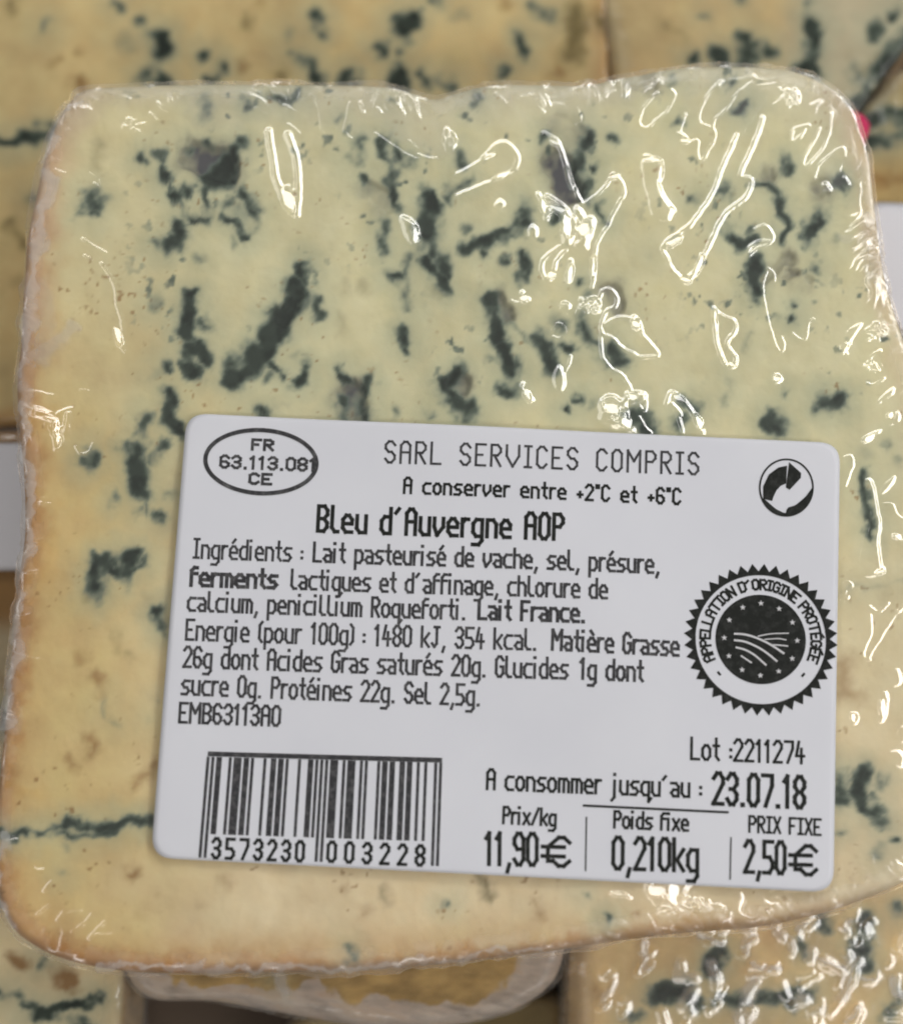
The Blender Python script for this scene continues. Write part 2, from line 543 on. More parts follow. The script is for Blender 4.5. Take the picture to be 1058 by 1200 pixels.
MOULD_AND_SHADE = [
 ('p',13,.8,230,182,246,186),('p',15,.9,244,190,262,192),('m',9,1,268,188,258,206,248,212),('m',6,.9,278,174,274,186),('m',4,.8,222,172),('m',5,.7,243,165),
 ('m',4,.6,184,176,190,190),('m',6,1,194,204),('m',4,.8,169,186),('m',11,.62,108,236),('m',5,.6,97,247,112,252),('o',5,.45,112,168,114,192),
 ('m',5,.95,206,225,222,228),('m',4,.8,208,235,212,252,225,260,238,257),('m',4,.75,242,225,247,240,243,255),
 ('m',6,.85,210,265,203,284,195,290),('m',5,.8,185,289),('m',4,.9,262,253,272,262,284,272,290,275),('m',5,.7,280,224,292,235,300,245),('m',4,.6,264,247,270,234),
 ('m',4,.7,300,250,296,268),('m',15,.35,283,250),('m',5,.65,234,302),('m',5,.4,274,285),('m',6,.5,240,112,241,132),('m',6,.6,290,112),('m',4,.85,293,124),
 ('m',5,.75,320,114,338,117,349,111),('m',4,.6,399,138),('m',4,.55,458,118),
 ('m',6,.75,418,165,422,182),('m',5,.65,407,187),('m',4,.85,428,210),('m',5,.8,446,165,453,185,460,205,462,225,460,238,465,248),('m',6,.85,452,168,464,182,478,188),  # the last dark stroke paints the shadow under the film fold
 ('p',9,.35,435,222,450,240),('m',6,.8,447,266,448,284),('m',5,.95,449,290),
 ('m',9,.95,503,236,499,260,505,288),('m',8,.75,512,272),('m',7,.7,515,296,523,315),('m',5,.75,528,228,545,214),('m',5,.7,536,180,541,192),
 ('m',4,.75,482,296,474,318,476,344,481,362),('m',5,.85,458,322,468,328),('m',4,.95,497,300,513,318,525,338),('o',5,.35,512,338),
 ('m',5,.6,185,357),('m',7,1,223,350,223,368,218,392),('m',5,.7,238,374,249,385),('m',6,.9,220,412,232,408,243,423),('m',6,.9,219,425,226,436),('m',5,1,231,403),
 ('m',5,.75,194,426,196,436),('m',6,.4,184,442),('m',6,1,272,424,276,446),
 ('m',5,.95,355,312,358,332),('m',10,.95,348,340,336,358,326,380),('m',11,1,320,386,308,406,294,421),('m',8,1,284,432,275,444),
 ('p',7,.5,345,350,332,370),('m',5,.7,373,372,368,352),('m',3,.7,372,330),('m',5,.9,358,430,355,444,347,448),('m',2.2,.9,315,424,332,438),('m',4,.65,316,440),('m',3,.5,345,418),
 ('o',4,.4,405,340),('o',4,.35,427,337),('o',3,.3,400,370,403,390),('m',5,.9,477,402,473,392),
 ('m',3.2,.85,402,430,404,448),('m',4,.9,432,446,428,462),('p',12,.75,412,466,416,482),('m',7,.85,424,470,426,488),('m',4,.8,400,470,402,490),
 ('m',4,.5,462,482),('m',5,.75,503,487),('m',6,.8,306,482),('m',6,.85,536,432,521,452,528,468,543,478),('p',10,.7,540,450),('m',9,.95,548,482),
 ('m',7,1,575,352,580,372,584,396),('m',7,1,588,408,594,426,598,440),('p',7,.6,588,352,594,366),('m',4,.65,606,424,602,438),('m',5,.85,588,456,600,456),('m',4,.5,571,420),
 ('m',2.5,.5,590,374,613,388,625,404),('m',5,.8,615,304,612,326),('m',4,.8,595,303),('m',4,.8,570,298),
 ('m',7,.8,634,400,645,416,649,430),('m',4,.85,660,404,672,413),('m',7,.5,655,380),('m',4,.75,681,330),('m',4,.6,691,346),('m',6,.75,682,372,686,394,700,404),
 ('p',8,.5,716,344,722,360),('m',7,.75,714,404,724,424),('m',4,.5,698,408,710,430),('m',4,.95,678,465),('m',4,.95,665,480),('m',4,.55,692,473),('m',8,.75,742,482,752,494,762,506),
 ('m',5,.65,557,124,560,114),('m',5,.8,634,164,641,160),('m',6,.75,686,168,690,154),('p',12,.3,656,150,672,166),('m',4,.7,720,165),
 ('p',13,.9,652,190,662,224),('m',7,1,682,186,676,206,684,226),('m',4,1,698,195),('m',4,.95,699,242,706,256),
 ('m',6,.8,613,240,612,258,600,270,576,281,560,288,546,292),('m',5,.55,550,266),('m',4,.8,570,298),('m',8,.8,650,250),
 ('m',4,.75,854,94),('m',4,.9,874,120,868,130),('m',5,.55,792,143),('m',5,.6,790,94),('p',8,.4,742,96,762,100),
 ('m',6,.75,845,224),('m',4,.7,856,230),('m',5,.65,816,232),('m',3.4,.9,884,214,900,215,912,230,919,250,920,270,914,281),('p',5,.45,890,205,905,206),
 ('m',4.5,.9,848,270,864,277,872,286,881,277),('m',4,.6,876,265),('m',6,.4,902,276),('m',4,.75,922,190,922,203),
 ('m',6,.95,986,216),('m',7,.85,962,250,950,266,946,280),('p',8,.5,963,218),('m',5,.45,980,282),('m',4,.75,955,315),
 ('m',6,.9,884,310,883,330,886,346),('p',5,.5,898,326,914,310,926,302),('p',6,.5,926,322),('m',3,.85,931,355),('m',4,.95,927,372),
 ('p',5,.3,945,332),('m',4,.35,878,394,873,406),('m',3,.45,850,440,855,456,848,470),('m',4,.7,921,462),('m',7,.95,962,470,974,474,985,471),('m',8,.9,900,488,914,500),
 ('m',5,.75,800,474,816,481),('m',6,.9,795,496),('m',5,.4,1040,520),
 ('m',5,.65,103,525),('m',8,.75,104,539),('m',6,.75,172,490,165,505),('m',9,.95,156,528,160,552,168,574),('m',6,.75,192,524,180,536),('m',5,.75,135,585),('m',5,.5,163,600),
 ('m',5,.65,187,605),('m',6,.9,199,466,200,488,208,505),('m',6,.7,202,580),('m',7,.85,120,655,115,678,113,696),('m',7,.95,150,668,155,650),('m',8,.75,130,664,146,674),
 ('m',4,.75,172,658,160,666),('o',3,.5,100,700),('m',6,.95,187,714,193,736),('m',4,.6,152,535,175,520),('m',4,.6,170,590,172,600),
 ('o',5,.35,137,742,138,758),('o',4,.35,155,772),('b',5,.6,97,772),('b',5,.5,115,797,118,806),('m',3,.3,125,815,123,836,135,848),('m',4,.35,173,842),('m',3,.3,185,817),
 ('b',4,.6,108,868,107,886),('b',4,.5,78,888,88,900),('b',3.5,.5,160,916,180,898),
 ('m',3.6,1,2,976,40,978,58,975,80,967,110,969,140,964,190,962),('m',3.4,.8,60,978,84,982,110,976,140,970),('m',3,.55,78,996),('m',3,.45,76,1023),
 ('b',4,.6,152,1023,160,1026),('b',3.5,.25,183,1046),('b',3.5,.3,262,1030,266,1040),('b',4,.2,164,1076),('b',3,.2,275,1100),('b',4,.2,238,1055),
 ('o',4,.55,451,1053,453,1042),('b',4,.3,427,1073),('m',3,.5,410,1113,412,1122),('b',3,.3,404,1036),('o',3.5,.95,569,1034,573,1049),('m',2,.6,525,1059),('b',2,.6,629,1058,634,1074),
 ('m',3.4,1,709,1076),('b',2.5,.5,742,1072),('m',2.5,.5,688,1050),
 ('m',4,.75,1012,558,1018,590,1022,612,1020,628),('m',6,.25,1015,530),('m',5,.4,1050,545),('m',3,.25,985,690,1058,682),
 ('b',9,.38,988,776,986,806,1000,818),('b',4,.4,984,772),
 ('m',6,.9,985,908,987,936),('m',6,.9,1010,905,1006,926,1016,946,1030,962),('m',6,.65,1034,918),('m',4,.7,1025,935),('m',3,.75,985,973),('m',7,.55,1028,1000),('m',3.5,.85,1048,985),
 ('m',3,.2,320,470,340,478),('m',3,.2,500,430),('m',4,.2,760,300),
]


def main_base(px, py, edge, e01):
    k = len(px)
    top = np.array([0.68, 0.64, 0.415]); bot = np.array([0.71, 0.60, 0.40]); left = np.array([0.64, 0.50, 0.235])
    t = smooth(420, 1000, py + 60 * fbm(px / 160, py / 160, 2, 2))[:, None]
    c = top * (1 - t) + bot * t
    l = (smooth(330, 60, px + 60 * fbm(px / 80, py / 80, 4, 3)) * (0.25 + 0.75 * smooth(250, 560, py)))[:, None]
    c = c * (1 - l) + left * l
    # rind along the rim: pinkish at the top corners, orange on the left and the bottom
    em = edge * 1000 + 1.2 * fbm(px / 26, py / 26, 6, 4) + 0.7 * fbm(px / 8, py / 8, 8, 3)
    wl = smooth(120, 30, px) * smooth(60, 420, py + 0 * px)
    wb = smooth(1030, 1110, py)
    wtl = smooth(150, 60, px) * smooth(520, 200, py)
    wr = smooth(930, 1010, px) * smooth(760, 120, py)
    wt = smooth(190, 110, py)
    org = np.array([0.39, 0.16, 0.035]); pink = np.array([0.60, 0.38, 0.25]); grey = np.array([0.50, 0.44, 0.34])
    def mix(c, col, f):
        f = np.clip(f, 0, 1)[:, None]; return c * (1 - f) + col * f
    c = mix(c, np.array([0.56, 0.35, 0.13]), 0.5 * np.maximum(wl, wb) * smooth(8.0, 1.5, em))
    c = mix(c, org, 0.68 * np.maximum(wl * smooth(0.9, 0.2, wb), wb * smooth(520, 90, px)) * smooth(4.0, 1.0, em))
    c = mix(c, np.array([0.47, 0.22, 0.05]), 0.7 * wb * smooth(2.2, 0.2, em))
    c = mix(c, pink, 0.6 * wtl * smooth(6.5, 1.0, em))
    c = mix(c, pink, 0.45 * wr * smooth(5, 1.0, em))
    c = mix(c, np.array([0.55, 0.50, 0.42]), 0.35 * wt * smooth(6, 1.5, em))
    c = mix(c, np.array([0.60, 0.36, 0.10]), 0.35 * smooth(0.18, 0.5, fbm(px / 34, py / 34, 14, 3)) * np.maximum(wl, wr) * smooth(10, 4, em))
    c = c * (1 + 0.10 * fbm(px / 70, py / 70, 9, 4))[:, None]
    return c


RIDGES = [
 # width px, steepness, points
 (7,.85,316,156,319,180,323,205,330,228,340,243,348,254),(7,.85,338,160,345,178,349,198,350,222,348,254),(6,.85,331,222,338,236,346,248),(6,.85,338,222,343,236),(6,.85,345,226,346,240),
 (5,.9,470,256,482,259,489,270,490,284,484,288,477,279,470,256),
 (6,.65,536,206,562,192,582,172,592,170,601,177,606,189,600,202,585,211,565,219,536,232),
 (4,.8,585,235,591,241,585,247,579,241,585,235),(4.5,.8,622,265,630,270,628,280,619,278,622,265),
 (4.5,.9,638,158,650,166,656,174,665,205,675,230,682,241),
 (3.6,.85,684,241,700,229,711,216,718,205,727,213,731,226,724,240,716,254,712,266,702,280,697,296,695,320,694,338),
 (5,.9,630,229,635,240,640,258),(7,.9,641,234,656,243,668,256,671,268,662,284),(8,.9,676,248,688,266,687,279,676,289),
 (4.5,.8,661,287,646,296,636,306,634,318,641,329,646,324,652,306,663,294),(6,.6,668,308,664,330),(5,.9,612,344,618,352),
 (4.6,.9,754,184,768,190,774,193,772,215,777,232,788,246,787,256,778,261,764,254,758,230,752,205,754,184),
 (4.4,.9,893,140,886,160,877,180,868,200,867,208,878,212,878,222,870,235,850,250,838,270,825,298,815,318,803,331,790,320,778,300,776,289,795,275,810,262,835,225,843,202,852,182,862,160),
 (6,.8,822,302,812,322,802,330),(6,.8,778,290,795,276),
 (2.8,.8,786,107,790,113,782,130,770,140,757,151,748,148,749,138,757,122,770,110),
 (2.8,.8,845,97,830,110,822,125,818,140,822,147,834,152,836,162,830,176,820,190,816,180,817,166,803,170,796,162,797,148,802,135),
 (2.6,.8,880,98,862,112,850,130,838,140,834,150),(5,.8,802,164,796,158),
 (2.4,.9,912,106,922,112,934,110),(2.4,.9,916,118,926,114,930,124),(2.4,.9,905,124,914,118),(2.4,.9,922,128,926,120),
 (3,.85,947,148,930,153,927,168,935,163,941,153),(2.8,.75,972,135,971,155,963,175,950,190,942,196,940,190,950,170,960,152),
 (2.6,.75,952,210,958,195,972,182,986,174,988,184,982,200),(6,.9,966,219,969,223),(4,.9,988,210,991,216),
 (3.2,.9,884,270,895,266,905,277,901,287,886,292,876,301,878,290,890,284,902,284),
 (4.2,.95,835,363,838,390,841,410,850,430,858,431,861,420,850,403,860,390,859,378,849,373,836,366),
 (2.4,.75,899,316,893,330,894,350,900,380,906,402,914,414,918,405,914,396),(2.4,.7,899,316,905,322,906,330),
 (2.4,.7,928,392,938,400,944,396,946,380,952,374),(4,.95,909,440,914,446,908,451,903,445,909,440),
 (2.6,.75,986,417,984,402,994,386,1008,380,1002,392,994,404,986,417),
 (2.2,.9,1013,388,1022,383,1034,384),(2.2,.9,1012,402,1022,396,1036,394),(2.2,.9,1024,390,1030,384,1040,388),
 (3,.8,1016,430,1020,418,1030,412),(2.8,.8,1014,450,1022,452,1034,444),(3,.85,1026,474,1034,464,1046,456,1044,464,1034,472,1026,474),
 (3,.85,1038,498,1044,487,1052,484,1050,495,1038,498),(3.2,.85,1008,521,1013,512,1030,505,1022,514,1012,521,1008,521),
 (5,.9,780,474,785,461,797,468,808,482,817,496,822,508),(4,.9,786,474,792,486,799,506),(4,.85,783,476,790,478,796,488),
 (4,.9,700,352,706,342,715,341,722,350,720,360,710,366,706,376,703,386,706,394,718,398,726,408,740,415,752,420,770,418,765,408,752,395,748,383,735,374,722,374,708,382),
 (8,.9,742,376,746,384),(5,.8,680,352,690,362,700,366),(4,.8,676,368,684,354),
 (3.6,.9,703,396,706,420,715,432,728,440,737,453,740,461,750,461,757,470,755,482,748,476,745,464),
 (8,.85,736,465,728,474,714,468,706,474,708,484,716,493,732,499,738,504),(3,.9,748,490,756,502,762,508),(3,.9,738,496,742,508),
 (4.2,.9,655,430,661,440,661,452,655,461,649,452,649,440,655,430),(3.4,.8,661,436,667,424,668,419),(6,.8,612,453,618,464,622,470),
 (3,.7,646,388,655,380,662,388,656,398,648,396),(4,.6,600,354,608,356,615,350),
 (3,.85,988,537,996,535,998,545,993,558,989,570),(2.6,.9,1012,566,1019,598,1017,622,1009,638,1007,670,1019,677,1032,668,1028,640,1030,620,1028,598,1020,564,1012,566),
 (2.4,.9,1016,568,1024,600,1022,624),(5,.85,1020,674,1032,668),(2.8,.85,1030,580,1034,570,1046,559,1044,568,1036,578,1030,580),
 (2.6,.8,1034,592,1044,592,1050,604,1060,610),(4.5,.85,1046,628,1060,634),(3,.8,1018,712,1028,718,1040,708),(3,.8,1018,722,1018,744,1010,764),
 (3,.8,1060,706,1044,726,1028,752,1016,772),(3.2,.8,1010,764,1012,772,1018,774),
 (3,.8,1046,786,1052,786,1054,800,1046,804,1044,796,1046,786),(3,.8,1030,815,1038,812,1038,830,1033,846,1027,843,1030,815),(3,.85,994,838,1001,836,1004,844,999,849,994,838),
 (3.4,.85,1052,854,1060,852,1064,864,1056,870,1050,862,1052,854),(3.6,.85,1040,882,1052,880,1058,892,1054,900,1044,890,1040,882),
 (3,.7,986,685,992,682,997,687,990,692),(2.6,.7,985,705,992,700),
 # left side
 (4,.8,30,477,45,484,62,492,72,484,86,480),(5,.75,62,492,66,510,68,526),(4,.75,84,484,80,505,74,526,66,528),(2.8,.8,90,524,97,532,106,530,111,521),
 (3,.75,98,280,108,288,118,294,126,298),(3.4,.7,120,310,134,332,138,355,144,378,146,408),(3,.8,140,406,148,414),(3,.7,100,300,110,308),
 (3,.7,36,460,52,462,64,464),(2.6,.7,96,458,106,460),(2.6,.7,36,510,46,528),(3,.7,48,590,60,592),(3,.7,32,672,46,670),(2.6,.75,24,724,36,720),
 (2.4,.7,8,762,40,772,80,780,110,790,145,800,190,806),(3,.8,8,832,18,836),(3,.8,8,982,22,980),
 # top rim
 (2.6,.8,154,141,160,148,170,146),(2.4,.8,156,150,166,158),(2.4,.8,186,122,196,134),(2.4,.8,176,134,186,142),(2.4,.8,146,114,154,118),(2.4,.7,110,216,122,222,118,212),(2.2,.7,106,204,112,210),
 (2.2,.7,64,186,72,190),(2.2,.7,66,200,78,204),(2.2,.7,80,152,86,156),
 (2.6,.75,334,124,346,132),(2.6,.75,338,147,352,158),(2.6,.7,364,112,374,128,376,150,382,166),(2.6,.8,410,122,406,140,404,156,412,164),(3,.6,411,126,410,150),(3,.8,422,122,426,134),(3,.8,442,128,447,134),
 (2.6,.6,466,124,474,136),(2.6,.7,300,128,312,136),(2.4,.8,522,150,534,162,532,176,524,182,520,170,522,150),(2.6,.75,490,182,502,187,512,186),(2.6,.6,478,166,490,176),
 (2.4,.9,580,110,592,122),(2.4,.9,630,110,638,126,636,134),(2.4,.9,638,112,644,126),(2.6,.6,676,128,680,142,674,150),(2.4,.6,706,116,718,108,730,108),(2.2,.8,612,114,628,112),
 # film fold along the top
 (3,.6,440,158,462,174,486,186,512,188),
 (4,.4,900,110,880,140,856,172),
 # bottom
 (3.2,.85,715,1047,728,1048,738,1053),(3.6,.85,716,1082,728,1081,738,1092,742,1100),(4,.85,708,1094,716,1098,726,1100),(3,.8,756,1070,764,1082,770,1096),(3.6,.9,784,1090,790,1094),
 (3,.7,44,1016,52,1016),(3.4,.65,52,1044,62,1032),(3.4,.65,68,1078,78,1068,98,1064),(3.4,.65,86,1092,100,1082,108,1072),(3.4,.75,106,1100,116,1088,126,1080),(3,.7,112,1092,132,1092),(3,.65,80,1117,92,1116),(3,.65,28,1094,40,1092),(3,.6,60,1060,44,1072),
 (2.6,.6,930,1068,938,1072),(3,.7,914,1078,940,1074),
]
RIDGES += [(11,.8,762,1038,772,1052),(10,.8,778,1040,784,1060,776,1066),(11,.8,790,1044,800,1036),(9,.8,798,1054,806,1074),(9,.8,814,1060,826,1068),(8,.8,836,1068,848,1076,842,1082),(8,.8,786,1072,796,1084),
           (11,.8,672,258,664,284),(11,.8,690,262,682,288),(10,.8,716,478,708,490,724,498),(9,.8,740,470,752,466),(10,.8,684,362,696,356),(9,.8,44,484,62,492),(7,.75,64,496,70,522),(7,.75,82,486,78,510)]
LN, LE = (0.06, 0.80, 0.70), (0.58, 0.06, 0.64)  # lamp positions that the added glint facets are tilted to mirror
GLINT_PATCHES = [(339,236,7,17,-.2,LN),(684,270,7,14,.3,LN),(664,266,7,15,-.3,LE),(652,246,10,6,.5,LN),(637,243,4,10,-.3,LE),(744,380,6,7,0,LN),(716,480,11,7,.6,LN),(734,497,10,6,.4,LE),(740,466,6,5,0,LN),
           (794,467,9,5,.5,LN),(818,496,4,11,-.4,LE),(770,1044,12,9,0,LN),(788,1046,9,15,.2,LE),(802,1064,9,11,0,LN),(826,1063,9,6,.2,LN),(842,1074,8,6,0,LE),(790,284,13,5,-.6,LN),(818,312,4,14,.5,LE),(803,329,8,4,.2,LN),
           (764,188,11,4,.1,LN),(773,205,3,12,0,LE),(786,252,4,8,0,LE),(909,445,5,5,0,LN),(614,350,5,6,.3,LN),(617,462,4,10,-.3,LN),(62,490,9,4,.2,LN),(70,514,3,10,.1,LN),(837,376,3,12,-.1,LE),(856,428,6,4,.4,LN),(1030,671,6,3,-.3,LN),
           (574,183,11,3,-.5,LN),(589,206,14,3,-.4,LE),(648,168,9,3,.6,LN),(668,214,3,16,-.3,LE),(668,322,4,11,.1,LE),(487,276,4,10,-.1,LE),(646,322,5,6,.5,LN),(694,314,3,14,.1,LE),(720,208,7,4,-.2,LN),(802,166,7,4,.3,LN),(140,395,4,14,-.2,LN),(725,1048,9,3,.1,LN),(728,1084,9,3,.5,LN),(12,518,8,8,0,LN),
           (1042,488,6,4,-.5,LE),(1018,514,9,3,-.4,LE),(1052,630,7,3,.3,LE),(1033,828,4,12,.1,LE),(999,842,4,5,0,LE)]
BUMPS = [(770,1046,16,.9),(800,1064,24,1.0),(822,1062,12,1.0),(786,1044,18,1.1),(840,1074,16,.9),(680,268,14,.9),(640,250,9,.8),(722,486,16,.8),(1026,392,16,.9),(925,116,14,.8),(660,362,12,.5),(690,360,14,.7),(66,500,14,.6),(1020,430,14,.6),(992,410,12,.3),(155,148,14,.5),(528,166,10,.8),(985,700,10,.5)]
HAZE = [(7,.30,62,200,44,290,34,380,28,440),(7,.30,22,470,30,520,34,580,30,640,24,700,16,770,8,850),(5,.25,96,116,70,150,58,190),(8,.22,30,430,60,405,92,385),(5,.25,4,980,0,1040,14,1082),(4,.3,120,1130,300,1136,440,1132,560,1120,640,1110),(24,.10,240,130,330,132,420,132,480,145),(20,.14,430,125,470,150,510,160),(30,.08,560,130,650,125,720,120),(26,.10,820,120,900,115,960,150,985,200),(12,.14,1010,260,1018,330),
        (16,.12,46,330,58,400,80,390),(10,.22,46,420,90,380),(12,.10,30,560,20,700,8,850),(9,.18,60,200,42,300,30,420,24,500),(10,.10,300,1140,500,1130),(5,.3,966,218),(8,.15,990,275)]

root = empty('wrapped_cheese', (0, 0, 0), 'blue cheese slab in clear film with a white price label, lying on top', 'cheese', 'wrapped blue cheese packs')
THICK = 0.0245
oxy = outline(MAIN, ZF - 0.002)
cheese_part(root, oxy, ZF, THICK, 460, 0.0014, main_base, MOULD_AND_SHADE, ZF, side=(0.55, 0.36, 0.18), specks=lambda x, y: smooth(560, 440, y + 40) * smooth(90, 200, x))
film_part(root, oxy, ZF, THICK, 1000, 0.0016, RIDGES, M_FILM, ZF, haze_edge=0.16, haze_strokes=HAZE, bumps=BUMPS, pleat=0.0010, patches=GLINT_PATCHES)

# ------------------------------------------------------------------ the label and its print
LC = [(219, 484), (984, 519), (976, 1046), (177, 1005)]


def lz(x, y):
    return ZF + 0.00095 + 0.00024 * np.sin(x * 120 + 0.6 + y * 40) * np.cos(y * 60 + 0.3) + 0.00006 * np.sin(x * 210 + y * 120)


ZL = ZF + 0.0009
LP = np.array([at(u, v, ZL) for u, v in LC])


def rounded(P, r, k=8):
    out = []
    n = len(P)
    for i in range(n):
        p, a, b = P[i], P[i - 1], P[(i + 1) % n]
        da = (a - p) / np.linalg.norm(a - p); db = (b - p) / np.linalg.norm(b - p)
        s, e = p + da * r, p + db * r
        # straight run from the previous corner
        prev = out[-1] if out else None
        for t in np.linspace(0, 1, k):
            out.append((1 - t) ** 2 * s + 2 * t * (1 - t) * p + t * t * e)
    P2 = []
    for i in range(len(out)):
        a, b = out[i], out[(i + 1) % len(out)]
        m = max(1, int(np.linalg.norm(b - a) / 0.0015))
        for t in range(m): P2.append(a + (b - a) * t / m)
    return np.array(P2)


S = Slab(rounded(LP, 0.0026), ZL, 0.00012, 120, 0.00008, walls=2)
S.z = S.z - ZL + lz(S.x, S.y)
V, Q, T_, _ = S.arrays()
V[(S.n + 1) ** 2:, 2] = lz(V[(S.n + 1) ** 2:, 0], V[(S.n + 1) ** 2:, 1]) - 0.00014
label = raw_mesh('price_label', V[:-1], Q, M_PAPER, root)

# narrow printer face: points are two digits, x and y (baseline 2, x-height 6, cap 8)
G = {}
for line in '''A 3 0207182837 32|0535
B 3 020828373625 05|2534332202
C 3 3728180703122233
D 3 02082837332202
E 3 38080232|0525
F 3 380802|0525
G 3 37281807031222333525
I 2 0828|1812|0222
J 3 1838|28231203
K 3 0802|38053 2
L 3 080232
M 4 0208254842
N 3 02083238
O 3 071828373322120307
P 3 02082837362505
R 3 02082837362505|1532
S 3 372818070615253433221203
T 4 0848|2822
V 4 0805224548
X 3 0238|0832
a 3 0626353212031434
b 3 08022233352606
c 3 361605031232
d 3 38321203051636
e 3 04343526160503122232
f 2 281807 02|0626
g 3 361605031232|36312000
h 3 0208|06263532
i 1 0602|08
j 2 161100|18
k 3 0802|041436|1432
l 2 08031222
m 4 02062622|26364542
n 3 0206263532
o 3 051626353322120305
p 3 00062635332202
q 3 3041|30361605031232
r 2 0206|051626
s 3 3616051424332202
t 2 181322|0626
u 3 06031232|3632
v 3 0604123436
x 3 0632|0236
0 3 071828373322120307
1 2 071812
2 3 071828373602 32
3 3 07182837362534332212 03|1525
4 3 18043 4|2622
5 3 380805253433 2202
6 3 37281807031222333425 05
7 3 08383612
8 3 150607182837362515040312223334 25
9 3 03122233372818070615 35
. 0 02
, 0 0201
: 0 03|05
( 1 18070312
) 1 08171302
+ 2 1315|0424
° 1 0717180807
/ 3 0238
- 2 0525
€ 5 5748382716141323324253|0646|0444'''.split('\n'):
    c, w, s = line.split(' ', 2)
    G[c] = (int(w), [[(int(q[i]), int(q[i + 1])) for i in range(0, len(q), 2)] for q in s.replace(' ', '').split('|')])
G[','] = (1, [[(0.8, 2), (0.2, 0.6)]])
G['.'] = (1, [[(0.5, 2)]])
G["'"] = (2, [[(0, 7), (1, 8)]])
G['é'] = (3, G['e'][1] + [[(1, 7.2), (2, 8.2)]])
G['è'] = (3, G['e'][1] + [[(2, 7.2), (1, 8.2)]])
G['É'] = (3, G['E'][1] + [[(1, 8.8), (2, 9.6)]])
G['ï'] = (1, [[(0, 6), (0, 2)]])


class Ink:
    def __init__(self, lift=0.00005): self.v = []; self.q = []; self.t = []; self.lift = lift; self.k = 0

    def _put(self, pts):
        i = len(self.v)
        self.k = (self.k + 1) % 7
        for x, y in pts:
            self.v.append((x, y, float(lz(x, y)) + self.lift + self.k * 4e-7))
        return i

    def bar(self, p, q, w, cap=True):
        p = np.asarray(p, float); q = np.asarray(q, float)
        d = q - p; L = np.linalg.norm(d)
        if L < 1e-9: d = np.array([1.0, 0.0]); L = 0
        else: d = d / L
        n = np.array([-d[1], d[0]]) * w / 2
        e = d * w / 2 if cap else d * 0
        a, b = p - e, q + e
        m = max(1, int(np.linalg.norm(b - a) / 0.0018))
        for k in range(m):
            s, t = a + (b - a) * k / m, a + (b - a) * (k + 1) / m
            i = self._put([s - n, t - n, t + n, s + n])
            self.q.append((i, i + 1, i + 2, i + 3))

    def poly(self, pts):
        c = np.mean(pts, 0)
        i = self._put([c] + list(pts))
        n = len(pts)
        for k in range(n): self.t.append((i, i + 1 + k, i + 1 + (k + 1) % n))

    def strip(self, A, B):
        i = self._put(list(A) + list(B)); n = len(A)
        for k in range(n - 1): self.q.append((i + k, i + k + 1, i + n + k + 1, i + n + k))

    def done(self, name, mat):
        return raw_mesh(name, self.v, np.array(self.q).reshape(-1, 4), mat, label, np.array(self.t).reshape(-1, 3) if self.t else None, shade=False)


def P(u, v):
    return np.array(at(u, v, ZL))


def text_width(s, gap, sp):
    w = 0
    for c in s: w += sp if c == ' ' else G[c][0] + gap
    return w - gap


def write(ink, s, p0, p1, cap, stroke, gap=1.5, sp=3.4):
    """set a line from the left end p0 to the right end p1 of its baseline (photo pixels); cap height and stroke in px"""
    a, b = P(*p0), P(*p1)
    d = b - a; L = np.linalg.norm(d); d /= L
    n = np.array([-d[1], d[0]])
    w = text_width(s, gap, sp)
    stroke *= 1.06
    sx = (L - stroke * MM) / w; sy = (cap - stroke) * MM / 6
    x = 0.0
    o = a + d * stroke * MM / 2 + n * stroke * MM / 2
    for c in s:
        if c == ' ': x += sp; continue
        gw, ls = G[c]
        for l in ls:
            pts = [o + d * (x + q[0]) * sx + n * (q[1] - 2) * sy for q in l]
            if len(pts) == 1: ink.bar(pts[0], pts[0], stroke * MM * 1.15)
            for u, v in zip(pts[:-1], pts[1:]): ink.bar(u, v, stroke * MM)
        x += gw + gap


def line(name, mat, *items):
    k = Ink()
    for it in items: write(k, *it)
    return k.done(name, mat)


line('lettering', M_INKG, ('SARL SERVICES COMPRIS', (450, 543), (819, 557), 28, 2.6, 2.0, 4.6))
line('lettering', M_INK, ('A conserver entre +2°C et +6°C', (472, 579), (798, 592), 21, 2.9, 1.7, 4.0))
line('lettering', M_INK, ("Bleu d'Auvergne AOP", (370, 624), (661, 635), 34, 4.2, 1.7, 3.6))
line('lettering', M_INKG, ('Ingrédients :', (226, 655), (355, 659), 25, 2.8), ('Lait pasteurisé de vache, sel, présure,', (366, 659), (773, 673), 25, 3.1))
line('lettering', M_INKG, ('ferments', (222, 688), (326, 691), 25, 4.0), ("lactiques et d'affinage, chlorure de", (340, 691), (712, 703), 25, 3.0))
line('lettering', M_INKG, ('calcium, penicillium Roqueforti.', (219, 717), (546, 727), 25, 3.0), ('Lait France.', (559, 727), (686, 731), 25, 3.6))
line('lettering', M_INKG, ('Energie (pour 100g) : 1480 kJ, 354 kcal.', (217, 751), (629, 763), 26, 2.9), ('Matière Grasse', (645, 763), (796, 770), 26, 3.3))
line('lettering', M_INKG, ('26g dont Acides Gras saturés 20g. Glucides', (214, 783), (666, 797), 26, 3.0), ('1g dont', (678, 797), (754, 800), 26, 3.2))
line('lettering', M_INKG, ('sucre 0g. Protéines 22g. Sel 2,5g.', (212, 815), (563, 828), 26, 3.0))
line('lettering', M_INKG, ('EMB63113AO', (209, 848), (329, 852), 25, 3.0))
line('lettering', M_INK, ('Lot :2211274', (808, 891), (943, 896), 27, 3.0))
